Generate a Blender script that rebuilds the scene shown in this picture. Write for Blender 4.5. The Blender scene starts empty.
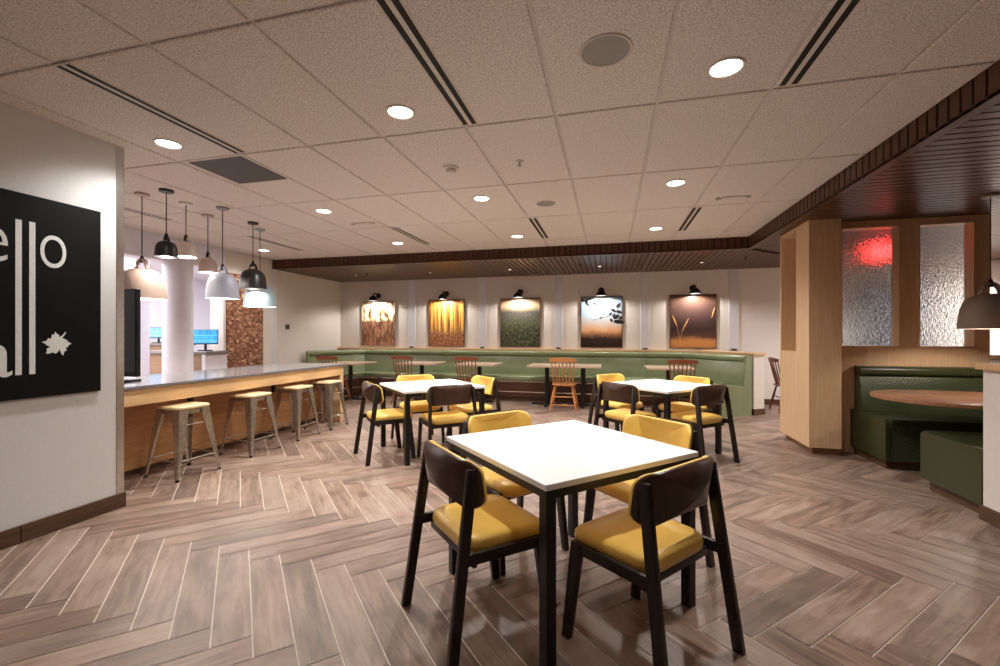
import bpy, bmesh, math, random
from mathutils import Vector, Matrix
PI = math.pi
random.seed(7)
SC = bpy.context.scene
COL = SC.collection

# ------------------------------------------------------------------ materials
def lin(r, g, b):
    f = lambda c: (c / 255 / 12.92) if c / 255 <= 0.04045 else ((c / 255 + 0.055) / 1.055) ** 2.4
    return (f(r), f(g), f(b), 1)

class NT:
    def __init__(s, name):
        s.m = bpy.data.materials.new(name); s.m.use_nodes = True
        s.t = s.m.node_tree; s.n = s.t.nodes; s.b = s.n['Principled BSDF']; s.out = s.n['Material Output']
    def node(s, typ, **kw):
        n = s.n.new(typ)
        for k, v in kw.items():
            if k.startswith('i_'):
                n.inputs[k[2:].replace('_', ' ')].default_value = v
            else: setattr(n, k, v)
        return n
    def link(s, a, b): s.t.links.new(a, b)
    def obj(s, scale=(1, 1, 1), rot=(0, 0, 0), loc=(0, 0, 0), out='Object'):
        tc = s.node('ShaderNodeTexCoord'); mp = s.node('ShaderNodeMapping')
        mp.inputs['Scale'].default_value = scale; mp.inputs['Rotation'].default_value = rot; mp.inputs['Location'].default_value = loc
        s.link(tc.outputs[out], mp.inputs['Vector']); return mp.outputs['Vector']
    def noise(s, vec, scale, detail=3, rough=.5, dist=0):
        n = s.node('ShaderNodeTexNoise'); n.inputs['Scale'].default_value = scale
        n.inputs['Detail'].default_value = detail; n.inputs['Roughness'].default_value = rough; n.inputs['Distortion'].default_value = dist
        if vec is not None: s.link(vec, n.inputs['Vector'])
        return n.outputs['Fac']
    def ramp(s, fac, stops, interp='LINEAR'):
        r = s.node('ShaderNodeValToRGB'); r.color_ramp.interpolation = interp
        e = r.color_ramp.elements
        while len(e) < len(stops): e.new(0.5)
        for i, (p, c) in enumerate(stops): e[i].position = p; e[i].color = c
        s.link(fac, r.inputs['Fac']); return r.outputs['Color']
    def math(s, op, a, b=None, c=None):
        n = s.node('ShaderNodeMath', operation=op)
        for i, v in enumerate((a, b, c)):
            if v is None: continue
            if isinstance(v, (int, float)): n.inputs[i].default_value = v
            else: s.link(v, n.inputs[i])
        return n.outputs[0]
    def mix(s, fac, a, b, blend='MIX'):
        n = s.node('ShaderNodeMix', data_type='RGBA', blend_type=blend)
        for i, v in ((0, fac), (6, a), (7, b)):
            if isinstance(v, (int, float)): n.inputs[i].default_value = v
            elif isinstance(v, tuple): n.inputs[i].default_value = v
            else: s.link(v, n.inputs[i])
        return n.outputs[2]
    def bump(s, h, strength=.2, dist=.01):
        n = s.node('ShaderNodeBump'); n.inputs['Strength'].default_value = strength; n.inputs['Distance'].default_value = dist
        s.link(h, n.inputs['Height']); s.link(n.outputs['Normal'], s.b.inputs['Normal'])
    def sepxyz(s, v):
        n = s.node('ShaderNodeSeparateXYZ'); s.link(v, n.inputs[0]); return n.outputs
    def set(s, col=None, rough=.5, metal=0, spec=.5, coat=0, emit=None, estr=0):
        if col is not None:
            if isinstance(col, tuple): s.b.inputs['Base Color'].default_value = col
            else: s.link(col, s.b.inputs['Base Color'])
        s.b.inputs['Roughness'].default_value = rough; s.b.inputs['Metallic'].default_value = metal
        s.b.inputs['Specular IOR Level'].default_value = spec; s.b.inputs['Coat Weight'].default_value = coat
        if emit is not None:
            if isinstance(emit, tuple): s.b.inputs['Emission Color'].default_value = emit
            else: s.link(emit, s.b.inputs['Emission Color'])
            s.b.inputs['Emission Strength'].default_value = estr
        return s.m

def plain(name, col, rough=.5, metal=0, spec=.5, coat=0, var=.06, nscale=14, bump=0):
    """one colour with a faint procedural mottling"""
    t = NT(name)
    f = t.noise(t.obj(), nscale, 3)
    a = tuple(max(0, c * (1 - var)) for c in col[:3]) + (1,); b = tuple(min(1, c * (1 + var)) for c in col[:3]) + (1,)
    c = t.ramp(f, [(.3, a), (.7, b)])
    if bump: t.bump(t.noise(t.obj(), nscale * 25, 2), bump, .002)
    return t.set(c, rough, metal, spec, coat)

def wood(name, c1, c2, axis=2, rough=.4, scale=1.0, spec=.4):
    t = NT(name)
    st = [22 * scale] * 3; st[axis] = 1.1 * scale
    v = t.obj(tuple(st))
    f = t.noise(v, 2.2, 5, .6, .6)
    f2 = t.noise(v, 9, 2)
    m = t.math('ADD', t.math('MULTIPLY', f, .75), t.math('MULTIPLY', f2, .25))
    return t.set(t.ramp(m, [(.32, c2), (.66, c1)]), rough, 0, spec)

M = {}
M['oak_v'] = wood('light oak upright grain', lin(224, 188, 150), lin(205, 165, 124), 2, .38)
M['oak_y'] = wood('light oak long grain', lin(228, 190, 142), lin(204, 160, 110), 1, .38)
M['oak_x'] = wood('light oak cross grain', lin(220, 182, 140), lin(198, 156, 114), 0, .38)
M['counter_panel'] = wood('honey wood panel', lin(208, 154, 102), lin(182, 128, 78), 1, .4)
M['walnut_x'] = wood('dark slat wood x', lin(92, 56, 39), lin(66, 39, 27), 0, .34, spec=.4)
M['walnut_y'] = wood('dark slat wood y', lin(92, 56, 39), lin(66, 39, 27), 1, .34, spec=.4)
M['walnut_z'] = wood('dark slat wood z', lin(90, 54, 38), lin(64, 37, 25), 2, .35)
M['plinth'] = wood('brown tile plinth', lin(98, 68, 50), lin(66, 44, 32), 0, .4)
M['plinth_light'] = wood('mid brown plinth', lin(158, 112, 80), lin(128, 88, 60), 0, .4)
M['plinth_y'] = wood('brown tile skirting', lin(98, 68, 50), lin(62, 41, 29), 1, .4)
M['table_wood'] = wood('bleached wood laminate', lin(196, 170, 148), lin(170, 142, 120), 0, .35)
M['booth_table'] = wood('warm walnut laminate', lin(172, 122, 92), lin(142, 96, 70), 0, .25)
M['windsor_red'] = wood('red brown stained wood', lin(138, 76, 48), lin(100, 52, 32), 2, .35)
M['windsor_light'] = wood('honey stained wood', lin(196, 128, 74), lin(160, 98, 52), 2, .35)
M['windsor_dark'] = wood('dark stained wood', lin(122, 66, 44), lin(78, 42, 30), 2, .35)
M['stool_seat'] = wood('pale ash seat wood', lin(238, 214, 170), lin(220, 190, 142), 1, .4)
M['shell'] = wood('dark brown shell veneer', lin(84, 58, 46), lin(66, 44, 34), 2, .3)
M['legs'] = wood('espresso wood legs', lin(44, 34, 30), lin(32, 24, 21), 2, .38)
M['wall'] = plain('warm white wall paint', lin(222, 212, 204), .6, var=.02, nscale=30, bump=.04)
M['wallpaper'] = plain('textured white wall covering', lin(214, 212, 210), .65, var=.03, nscale=60, bump=.1)
M['white'] = plain('white laminate', lin(250, 249, 247), .3, var=.005)
M['black_metal'] = plain('black powder coat', lin(24, 22, 22), .4, 0, .4)
M['black_matte'] = plain('matte black', lin(10, 9, 9), .6, 0, .3)
M['black_sign'] = plain('black sign board', lin(13, 12, 12), .6, 0, .15, var=.3, nscale=3)
M['steel'] = plain('brushed steel', lin(196, 192, 188), .28, 1, var=.08, nscale=40)
M['pilaster'] = plain('satin aluminium strip', lin(226, 226, 234), .35, .35, var=.02)
M['gunmetal'] = plain('clear coated raw steel', lin(190, 181, 168), .3, .9, var=.22, nscale=30)
M['chrome'] = plain('chrome strip', lin(210, 205, 196), .18, 1, var=.02)
M['white_metal'] = plain('white enamel', lin(212, 203, 194), .45, var=.02)
M['ceil_metal'] = plain('painted ceiling bar', lin(206, 196, 188), .5, var=.03)
M['grout'] = plain('pale grout', lin(222, 206, 192), .8, var=.06, nscale=20)
M['grey_metal'] = plain('grey grille', lin(150, 145, 142), .55, .3)
M['stone'] = plain('grey polished stone top', lin(120, 118, 120), .12, 0, .6, var=.12, nscale=40)
M['kitchen'] = plain('cool white wall', lin(228, 226, 234), .6, var=.02)
M['desk'] = wood('tan desk laminate', lin(150, 120, 92), lin(128, 98, 72), 0, .4)
M['desk_top'] = plain('grey desk top', lin(120, 112, 106), .3)
M['shade_tan'] = plain('blush enamel shade', lin(186, 162, 150), .5, var=.02)
M['shade_black'] = plain('black enamel shade', lin(26, 25, 28), .35, var=.05)
M['shade_grey'] = plain('grey enamel shade', lin(140, 140, 152), .5, var=.02)
M['shade_white'] = plain('off white enamel shade', lin(226, 218, 210), .45, var=.02)
M['shade_blue'] = plain('pale blue grey enamel shade', lin(150, 168, 174), .5, var=.02)
M['shade_taupe'] = plain('taupe enamel shade', lin(150, 132, 118), .5, var=.02)
M['shade_in'] = plain('white shade lining', lin(240, 238, 232), .5, var=.01)
M['letter'] = plain('chalk white lettering', lin(226, 226, 222), .6, var=.05, nscale=50)
M['dark_glass'] = plain('dark door glass', lin(42, 52, 64), .12, 0, .6, var=.5, nscale=5)
M['vinyl_plain'] = None

def vinyl(name, c, quilt=0, rough=.32):
    t = NT(name)
    f = t.noise(t.obj(), 3, 3)
    a = tuple(x * .88 for x in c[:3]) + (1,); b = tuple(x * 1.08 for x in c[:3]) + (1,)
    col = t.ramp(f, [(.3, a), (.7, b)])
    if quilt:
        v = t.obj((1, 1, 1)); o = t.sepxyz(v)
        u1 = t.math('ADD', t.math('ADD', o[0], o[1]), o[2]); u2 = t.math('SUBTRACT', t.math('ADD', o[0], o[1]), o[2])
        k = PI / quilt
        h = t.math('MULTIPLY', t.math('ABSOLUTE', t.math('SINE', t.math('MULTIPLY', u1, k))), t.math('ABSOLUTE', t.math('SINE', t.math('MULTIPLY', u2, k))))
        t.bump(h, .45, .006)
    else:
        t.bump(t.noise(t.obj(), 350, 2), .08, .002)
    return t.set(col, rough, 0, .5)
M['green'] = vinyl('sage green vinyl', lin(130, 138, 104), 0, .2)
M['green_quilt'] = vinyl('quilted green vinyl', lin(66, 74, 48), .036)
M['green_seat'] = vinyl('olive green vinyl', lin(58, 62, 37))
M['yellow'] = vinyl('mustard yellow vinyl', lin(255, 208, 104), 0, .34)

def floor_tile_mat():
    t = NT('wood look floor tile')
    uv = t.node('ShaderNodeUVMap', uv_map='UVMap').outputs[0]
    rn = t.node('ShaderNodeUVMap', uv_map='tile_random').outputs[0]
    r = t.sepxyz(rn)
    sep = t.sepxyz(uv)
    cmb = t.node('ShaderNodeCombineXYZ')
    t.link(t.math('MULTIPLY', sep[0], 1.6), cmb.inputs[0]); t.link(t.math('MULTIPLY', sep[1], 14), cmb.inputs[1])
    t.link(t.math('MULTIPLY', r[0], 40), cmb.inputs[2])
    f = t.noise(cmb.outputs[0], 1.6, 6, .62, .9)
    cm2 = t.node('ShaderNodeCombineXYZ')
    t.link(t.math('MULTIPLY', sep[0], 1.5), cm2.inputs[0]); t.link(t.math('MULTIPLY', sep[1], 4), cm2.inputs[1]); t.link(t.math('MULTIPLY', r[1], 60), cm2.inputs[2])
    g = t.noise(cm2.outputs[0], 1.8, 4, .6, .6)
    m = t.math('ADD', t.math('MULTIPLY', f, .55), t.math('MULTIPLY', g, .45))
    m = t.math('ADD', m, t.math('MULTIPLY', t.math('SUBTRACT', r[0], .5), .16))
    c = t.ramp(m, [(.30, lin(90, 69, 58)), (.42, lin(118, 92, 78)), (.52, lin(146, 118, 102)), (.62, lin(162, 136, 121)), (.74, lin(176, 152, 137))])
    c = t.mix(t.math('MULTIPLY', r[1], .28), c, lin(120, 110, 102))
    t.bump(f, .05, .003)
    return t.set(c, .41, 0, .5)
M['floor_tile'] = floor_tile_mat()

def ceil_mat():
    t = NT('acoustic ceiling tile')
    v = t.obj()
    f = t.noise(v, 110, 3, .7); g = t.noise(v, 2.0, 2)
    c = t.ramp(f, [(.38, lin(176, 165, 156)), (.5, lin(226, 217, 210)), (.6, lin(242, 235, 228))])
    c = t.mix(t.math('MULTIPLY', g, .35), c, lin(216, 206, 199))
    t.bump(f, .35, .004)
    return t.set(c, .9, 0, .2)
M['ceil'] = ceil_mat()

def perf_mat():
    t = NT('perforated grille')
    o = t.sepxyz(t.obj((1, 1, 1)))
    k = PI / .02
    h = t.math('MULTIPLY', t.math('SINE', t.math('MULTIPLY', o[0], k)), t.math('SINE', t.math('MULTIPLY', o[1], k)))
    c = t.ramp(t.math('ABSOLUTE', h), [(.35, lin(96, 90, 88)), (.6, lin(44, 42, 42))])
    return t.set(c, .6)
M['perf'] = perf_mat()

def mosaic_mat():
    t = NT('brown mosaic panel')
    v = t.obj((14, 14, 22))
    vo = t.node('ShaderNodeTexVoronoi'); vo.distance = 'CHEBYCHEV'; vo.inputs['Scale'].default_value = 1.4; vo.inputs['Randomness'].default_value = .55
    t.link(v, vo.inputs['Vector'])
    s = t.sepxyz(vo.outputs['Color'])
    c = t.ramp(s[0], [(0, lin(92, 56, 42)), (.5, lin(140, 92, 70)), (.85, lin(176, 128, 100)), (1, lin(222, 190, 160))])
    t.bump(vo.outputs['Distance'], .5, .01)
    return t.set(c, .35, .1)
M['mosaic'] = mosaic_mat()

def emis(name, col, s):
    t = NT(name); return t.set(lin(240, 240, 240), .5, emit=col, estr=s)
M['lamp'] = emis('lit lamp lens', (1, .95, .88, 1), 9)
M['lamp_soft'] = emis('lit mini lamp', (1, .88, .72, 1), 3)
M['bulb'] = emis('lit bulb', (1, .93, .84, 1), 14)
M['red'] = emis('red lit sign face', (1, .03, .03, 1), 9)
def screen_mat():
    t = NT('blue till screen')
    v = t.obj((9, 9, 14)); b = t.node('ShaderNodeTexBrick'); t.link(v, b.inputs['Vector'])
    b.inputs['Scale'].default_value = 1.2
    b.inputs['Color1'].default_value = (.02, .28, .75, 1); b.inputs['Color2'].default_value = (.05, .42, .9, 1); b.inputs['Mortar'].default_value = (.2, .6, .95, 1)
    return t.set((.01, .01, .01, 1), .3, emit=b.outputs['Color'], estr=1.1)
M['screen'] = screen_mat()

def frost_mat():
    t = NT('rain frosted glass')
    v = t.obj((1, 1, .8))
    f = t.noise(v, 42, 3, .6, .3)
    t.bump(f, .75, .014)
    t.set((.93, .95, .97, 1), .07)
    t.b.inputs['Transmission Weight'].default_value = 1.0
    t.b.inputs['IOR'].default_value = 1.35
    return t.m
M['frost'] = frost_mat()

# art prints : nodes over generated coordinates of the print (x across, z up)
def art_mat(kind):
    t = NT('art print ' + kind)
    o = t.sepxyz(t.obj(out='Generated')); X, Z = o[0], o[2]
    vec = t.obj(out='Generated')
    def nz(sx, sz, sc, det=4, dist=0):
        c = t.node('ShaderNodeCombineXYZ'); t.link(t.math('MULTIPLY', X, sx), c.inputs[0]); t.link(t.math('MULTIPLY', Z, sz), c.inputs[1])
        return t.noise(c.outputs[0], sc, det, .6, dist)
    if kind == 'grass':
        top = t.ramp(nz(6, 3, 1.6, 5), [(.38, lin(90, 62, 48)), (.46, lin(214, 168, 112)), (.56, lin(250, 236, 208)), (.8, lin(255, 248, 232))])
        g = nz(9, 2.2, 2.2, 6, 1.2)
        bot = t.ramp(g, [(.32, lin(62, 42, 44)), (.48, lin(128, 84, 62)), (.62, lin(190, 140, 106)), (.8, lin(222, 176, 140))])
        fac = t.ramp(t.math('ADD', Z, t.math('MULTIPLY', t.math('SUBTRACT', nz(5, 5, 2), .5), .12)), [(.54, (0, 0, 0, 1)), (.58, (1, 1, 1, 1))])
        c = t.mix(fac, bot, top)
    elif kind == 'birch':
        tr = nz(14, .35, 1.3, 3)
        top = t.ramp(tr, [(.36, lin(70, 44, 26)), (.46, lin(176, 112, 48)), (.55, lin(236, 180, 84)), (.72, lin(255, 226, 150))])
        bot = t.ramp(nz(16, 12, 2, 5), [(.35, lin(74, 44, 32)), (.5, lin(150, 94, 62)), (.65, lin(206, 150, 108))])
        fac = t.ramp(t.math('ADD', Z, t.math('MULTIPLY', t.math('SUBTRACT', tr, .5), .5)), [(.26, (0, 0, 0, 1)), (.42, (1, 1, 1, 1))])
        c = t.mix(fac, bot, top)
    elif kind == 'meadow':
        base = t.ramp(Z, [(0, lin(44, 46, 34)), (.3, lin(68, 70, 52)), (.5, lin(96, 100, 76)), (.6, lin(92, 88, 82)), (.72, lin(88, 80, 78)), (.84, lin(196, 166, 130)), (1, lin(150, 120, 96))])
        c = t.mix(t.math('MULTIPLY', t.math('SUBTRACT', 1.0, Z), .9), base, t.ramp(nz(9, 8, 2, 6), [(.36, lin(26, 30, 20)), (.5, lin(64, 70, 48)), (.62, lin(112, 114, 84)), (.75, lin(150, 146, 116))]))
    elif kind == 'dusk':
        z2 = t.math('ADD', Z, t.math('MULTIPLY', t.math('SUBTRACT', nz(2, 2, 2, 3), .5), .16))
        c = t.ramp(z2, [(.0, lin(30, 20, 18)), (.17, lin(54, 36, 30)), (.24, lin(140, 96, 68)), (.33, lin(226, 168, 118)), (.46, lin(206, 188, 176)), (.62, lin(170, 190, 206)), (1, lin(150, 176, 200))])
    else:
        z2 = t.math('ADD', Z, t.math('MULTIPLY', t.math('SUBTRACT', nz(1.2, 4, 2, 3), .5), .14))
        c = t.ramp(z2, [(0, lin(176, 118, 68)), (.12, lin(190, 130, 78)), (.22, lin(84, 56, 46)), (.34, lin(58, 40, 40)), (.6, lin(86, 62, 60)), (.85, lin(104, 76, 66)), (1, lin(90, 60, 46))])
    return t.set(c, .35, 0, .4)
for k in ('grass', 'birch', 'meadow', 'dusk', 'wheat'): M['art_' + k] = art_mat(k)
M['branch'] = plain('dark branch print', lin(34, 28, 30), .4)
M['ear'] = plain('golden wheat print', lin(214, 154, 92), .4, var=.2, nscale=60)

# ------------------------------------------------------------------ mesh helpers
class MB:
    def __init__(s): s.v = []; s.f = []; s.mi = []
    def add(s, vs, fs, mi=0):
        o = len(s.v); s.v += [tuple(v) for v in vs]
        s.f += [[o + i for i in f] for f in fs]; s.mi += [mi] * len(fs)
    def bm_add(s, bm, mat=None, mi=0):
        if mat is not None: bm.transform(mat)
        bm.verts.index_update()
        s.add([v.co[:] for v in bm.verts], [[v.index for v in f.verts] for f in bm.faces], mi); bm.free()
    def box(s, x0, y0, z0, x1, y1, z1, bev=0, seg=1, mat=None, mi=0):
        bm = bmesh.new()
        bmesh.ops.create_cube(bm, size=1)
        bmesh.ops.transform(bm, matrix=Matrix.Translation(((x0 + x1) / 2, (y0 + y1) / 2, (z0 + z1) / 2)) @ Matrix.Diagonal((abs(x1 - x0), abs(y1 - y0), abs(z1 - z0), 1)), verts=bm.verts)
        if bev: bmesh.ops.bevel(bm, geom=bm.edges[:], offset=bev, segments=seg, profile=.6, affect='EDGES')
        s.bm_add(bm, mat, mi)
    def hexa(s, lo, hi, bev=0, mi=0):
        """lo, hi: four corner points each, same winding"""
        bm = bmesh.new()
        vs = [bm.verts.new(p) for p in list(lo) + list(hi)]
        for f in ((3, 2, 1, 0), (4, 5, 6, 7), (0, 1, 5, 4), (1, 2, 6, 5), (2, 3, 7, 6), (3, 0, 4, 7)): bm.faces.new([vs[i] for i in f])
        bmesh.ops.recalc_face_normals(bm, faces=bm.faces)
        if bev: bmesh.ops.bevel(bm, geom=bm.edges[:], offset=bev, segments=2, profile=.6, affect='EDGES')
        s.bm_add(bm, None, mi)
    def bar(s, p, q, w, d, w2=None, d2=None, xdir=(1, 0, 0), bev=.004, mi=0):
        """tapered rectangular bar p->q; w across xdir, d across the other; ends cut level"""
        p, q = Vector(p), Vector(q); w2 = w if w2 is None else w2; d2 = d if d2 is None else d2
        x = Vector(xdir).normalized(); y = Vector((0, 0, 1)).cross(x)
        if abs((q - p).normalized().z) < .5: x, y = Vector((0, 0, 1)), (q - p).normalized().cross(Vector((0, 0, 1)))
        ring = lambda c, a, b: [c - x * a / 2 - y * b / 2, c + x * a / 2 - y * b / 2, c + x * a / 2 + y * b / 2, c - x * a / 2 + y * b / 2]
        s.hexa(ring(p, w, d), ring(q, w2, d2), bev, mi)
    def tube(s, pts, r, n=8, mi=0, caps=True):
        pts = [Vector(p) for p in pts]; rr = r if isinstance(r, (list, tuple)) else [r] * len(pts)
        rings = []
        for i, p in enumerate(pts):
            d = (pts[min(i + 1, len(pts) - 1)] - pts[max(i - 1, 0)]).normalized()
            a = Vector((0, 0, 1)) if abs(d.z) < .9 else Vector((1, 0, 0))
            u = d.cross(a).normalized(); w = d.cross(u).normalized()
            rings.append([p + (u * math.cos(2 * PI * k / n) + w * math.sin(2 * PI * k / n)) * rr[i] for k in range(n)])
        vs = [v for rg in rings for v in rg]; fs = []
        for i in range(len(rings) - 1):
            for k in range(n): fs.append([i * n + k, i * n + (k + 1) % n, (i + 1) * n + (k + 1) % n, (i + 1) * n + k])
        if caps: fs.append(list(range(n))[::-1]); fs.append([(len(rings) - 1) * n + k for k in range(n)])
        s.add(vs, fs, mi)
    def lathe(s, prof, c=(0, 0, 0), n=32, mi=0, axis=None):
        """profile [(r,z)], around z through c"""
        c = Vector(c); vs = []; fs = []; idx = []
        for r, z in prof:
            if r < 1e-6: idx.append([len(vs)] * n); vs.append(Vector((0, 0, z)))
            else:
                idx.append([len(vs) + k for k in range(n)])
                vs += [Vector((r * math.cos(2 * PI * k / n), r * math.sin(2 * PI * k / n), z)) for k in range(n)]
        for a, b in zip(idx, idx[1:]):
            for k in range(n):
                q = [a[k], a[(k + 1) % n], b[(k + 1) % n], b[k]]
                q2 = []
                for i in q:
                    if i not in q2: q2.append(i)
                if len(q2) > 2: fs.append(q2)
        if axis is not None:
            R = Vector((0, 0, 1)).rotation_difference(Vector(axis).normalized()).to_matrix()
            vs = [R @ v for v in vs]
        s.add([v + c for v in vs], fs, mi)
    def prism(s, poly, z0, z1, bev=0, mi=0, mat=None):
        bm = bmesh.new()
        a = [bm.verts.new((x, y, z0)) for x, y in poly]; b = [bm.verts.new((x, y, z1)) for x, y in poly]
        n = len(poly)
        bm.faces.new(a[::-1]); bm.faces.new(b)
        for i in range(n): bm.faces.new([a[i], a[(i + 1) % n], b[(i + 1) % n], b[i]])
        bmesh.ops.recalc_face_normals(bm, faces=bm.faces)
        if bev: bmesh.ops.bevel(bm, geom=bm.edges[:], offset=bev, segments=2, profile=.6, affect='EDGES')
        s.bm_add(bm, mat, mi)
    def pad(s, outline, mapf, levels, mi=0):
        """loft of a 2-D outline through levels [(scale, offset)]; mapf(s,t,off)->point; closed at both ends"""
        n = len(outline); vs = []; fs = []; rows = []
        cx = sum(p[0] for p in outline) / n; cy = sum(p[1] for p in outline) / n
        for sc, off in levels:
            if sc == 0: rows.append([len(vs)] * n); vs.append(mapf(cx, cy, off))
            else:
                rows.append([len(vs) + k for k in range(n)])
                vs += [mapf(cx + (p[0] - cx) * sc, cy + (p[1] - cy) * sc, off) for p in outline]
        for a, b in zip(rows, rows[1:]):
            for k in range(n):
                q = []
                for i in (a[k], a[(k + 1) % n], b[(k + 1) % n], b[k]):
                    if i not in q: q.append(i)
                if len(q) > 2: fs.append(q)
        s.add(vs, fs, mi)
    def build(s, name, mats, parent=None, smooth=None, loc=None):
        me = bpy.data.meshes.new(name); me.from_pydata([tuple(v) for v in s.v], [], s.f)
        for m in (mats if isinstance(mats, (list, tuple)) else [mats]): me.materials.append(m)
        me.polygons.foreach_set('material_index', s.mi)
        bm = bmesh.new(); bm.from_mesh(me)
        bmesh.ops.recalc_face_normals(bm, faces=bm.faces); bm.to_mesh(me); bm.free()
        if smooth is not None: me.shade_smooth() if smooth >= 180 else smooth_angle(me, smooth)
        me.update()
        o = bpy.data.objects.new(name, me); COL.objects.link(o)
        if parent: o.parent = parent
        if loc: o.location = loc
        return o

def smooth_angle(me, deg):
    me.polygons.foreach_set('use_smooth', [True] * len(me.polygons))
    bm = bmesh.new(); bm.from_mesh(me); lim = math.radians(deg)
    for e in bm.edges:
        if len(e.link_faces) == 2 and e.calc_face_angle(0) > lim: e.smooth = False
    bm.to_mesh(me); bm.free()

def rrect(w, h, r, n=5, taper=0):
    """rounded rectangle outline centred on 0; taper narrows the low-y end"""
    pts = []
    for cx, cy, a0 in ((w / 2 - r, h / 2 - r, 0), (-w / 2 + r, h / 2 - r, 90), (-w / 2 + r, -h / 2 + r, 180), (w / 2 - r, -h / 2 + r, 270)):
        for k in range(n + 1):
            a = math.radians(a0 + 90 * k / n); pts.append((cx + r * math.cos(a), cy + r * math.sin(a)))
    if taper: pts = [(x * (1 - taper * (.5 - y / h)), y) for x, y in pts]
    return pts

def tag(o, label, cat, group=None, kind=None):
    o['label'] = label; o['category'] = cat
    if group: o['group'] = group
    if kind: o['kind'] = kind
    return o
def thing(name, label, cat, loc=(0, 0, 0), rz=0, group=None):
    o = bpy.data.objects.new(name, None); COL.objects.link(o); o.empty_display_size = .1
    o.location = loc; o.rotation_euler = (0, 0, rz)
    return tag(o, label, cat, group)
def struct(o): o['kind'] = 'structure'; return o
def dup(root, loc, rz, label, group=None):
    r = root.copy(); COL.objects.link(r); r.location = loc; r.rotation_euler = (0, 0, rz); r['label'] = label
    if group: r['group'] = group
    for ch in list(root.children):
        c = ch.copy(); COL.objects.link(c); c.parent = r
        for g in list(ch.children):
            d = g.copy(); COL.objects.link(d); d.parent = c
    return r
def remat(root, old, new):
    for ch in root.children:
        if ch.type == 'MESH' and ch.data.materials and ch.data.materials[0] == old:
            ch.data = ch.data.copy(); ch.data.materials[0] = new

def light(kind, name, loc, power, col=(1, .9, .8), **kw):
    l = bpy.data.lights.new(name, kind); l.energy = power; l.color = col
    for k, v in kw.items(): setattr(l, k, v)
    o = bpy.data.objects.new(name, l); COL.objects.link(o); o.location = loc; return o

# ------------------------------------------------------------------ room constants (metres)
ZC, ZS = 2.71, 2.545          # ceiling tiles, timber soffit
XL, YL = -3.57, 2.50          # sign wall face and its end
XA = -6.20                    # alcove / mosaic wall plane
YB = 9.10                     # back wall
XR, YF = 1.95, 6.95           # soffit edges
YP = 5.60                     # glazed partition face
XE, YN, XW = 6.4, -3.2, -9.9  # far right, near, far left shell

# ------------------------------------------------------------------ floor : herringbone tiles
def floor():
    me = bpy.data.meshes.new('floor')
    w, L, gap = .1534, .877, .006
    eu = Vector((-1, -1)) / math.sqrt(2); ev = Vector((-1, 1)) / math.sqrt(2)
    org = Vector((-2.907, 2.695))
    vs = [(XW, YN, -.003), (XE, YN, -.003), (XE, YB, -.003), (XW, YB, -.003)]; fs = [(0, 1, 2, 3)]; mi = [0]
    uvs = [[(0, 0)] * 4]; rnd = [[(0, 0)] * 4]
    def tile(u0, v0, u1, v1, along_u):
        u0 += gap / 2; v0 += gap / 2; u1 -= gap / 2; v1 -= gap / 2
        P = [org + eu * u + ev * v for u, v in ((u0, v0), (u1, v0), (u1, v1), (u0, v1))]
        c = (P[0] + P[2]) / 2
        if not (XW - .4 < c.x < XE + .4 and YN - .4 < c.y < YB + .4): return
        P = [Vector((min(max(p.x, XW), XE), min(max(p.y, YN), YB))) for p in P]
        T = [(0, 0), (1, 0), (1, 1), (0, 1)] ; a, b = (L, w)
        if along_u: uv = [(0, 0), (L, 0), (L, w), (0, w)]
        else: uv = [(0, 0), (0, w), (L, w), (L, 0)]
        P = P[::-1]; uv = uv[::-1]
        o = len(vs); vs.extend([(p.x, p.y, 0) for p in P]); fs.append((o, o + 1, o + 2, o + 3)); mi.append(1)
        uvs.append(uv); r = (random.random(), random.random()); rnd.append([r] * 4)
    for m in range(-14, 15):
        for k in range(-80, 81):
            u, v = k * w + m * L, k * w - m * L
            tile(u, v, u + L, v + w, True)
            tile(u, v + w, u + w, v + w + L, False)
    me.from_pydata(vs, [], fs)
    me.polygons.foreach_set('material_index', mi)
    me.materials.append(M['grout']); me.materials.append(M['floor_tile'])
    a = me.uv_layers.new(name='UVMap'); b = me.uv_layers.new(name='tile_random')
    i = 0
    for U, R in zip(uvs, rnd):
        for q, r in zip(U, R): a.data[i].uv = q; b.data[i].uv = r; i += 1
    me.update()
    o = bpy.data.objects.new('floor', me); COL.objects.link(o); return struct(o)
floor()

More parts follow.
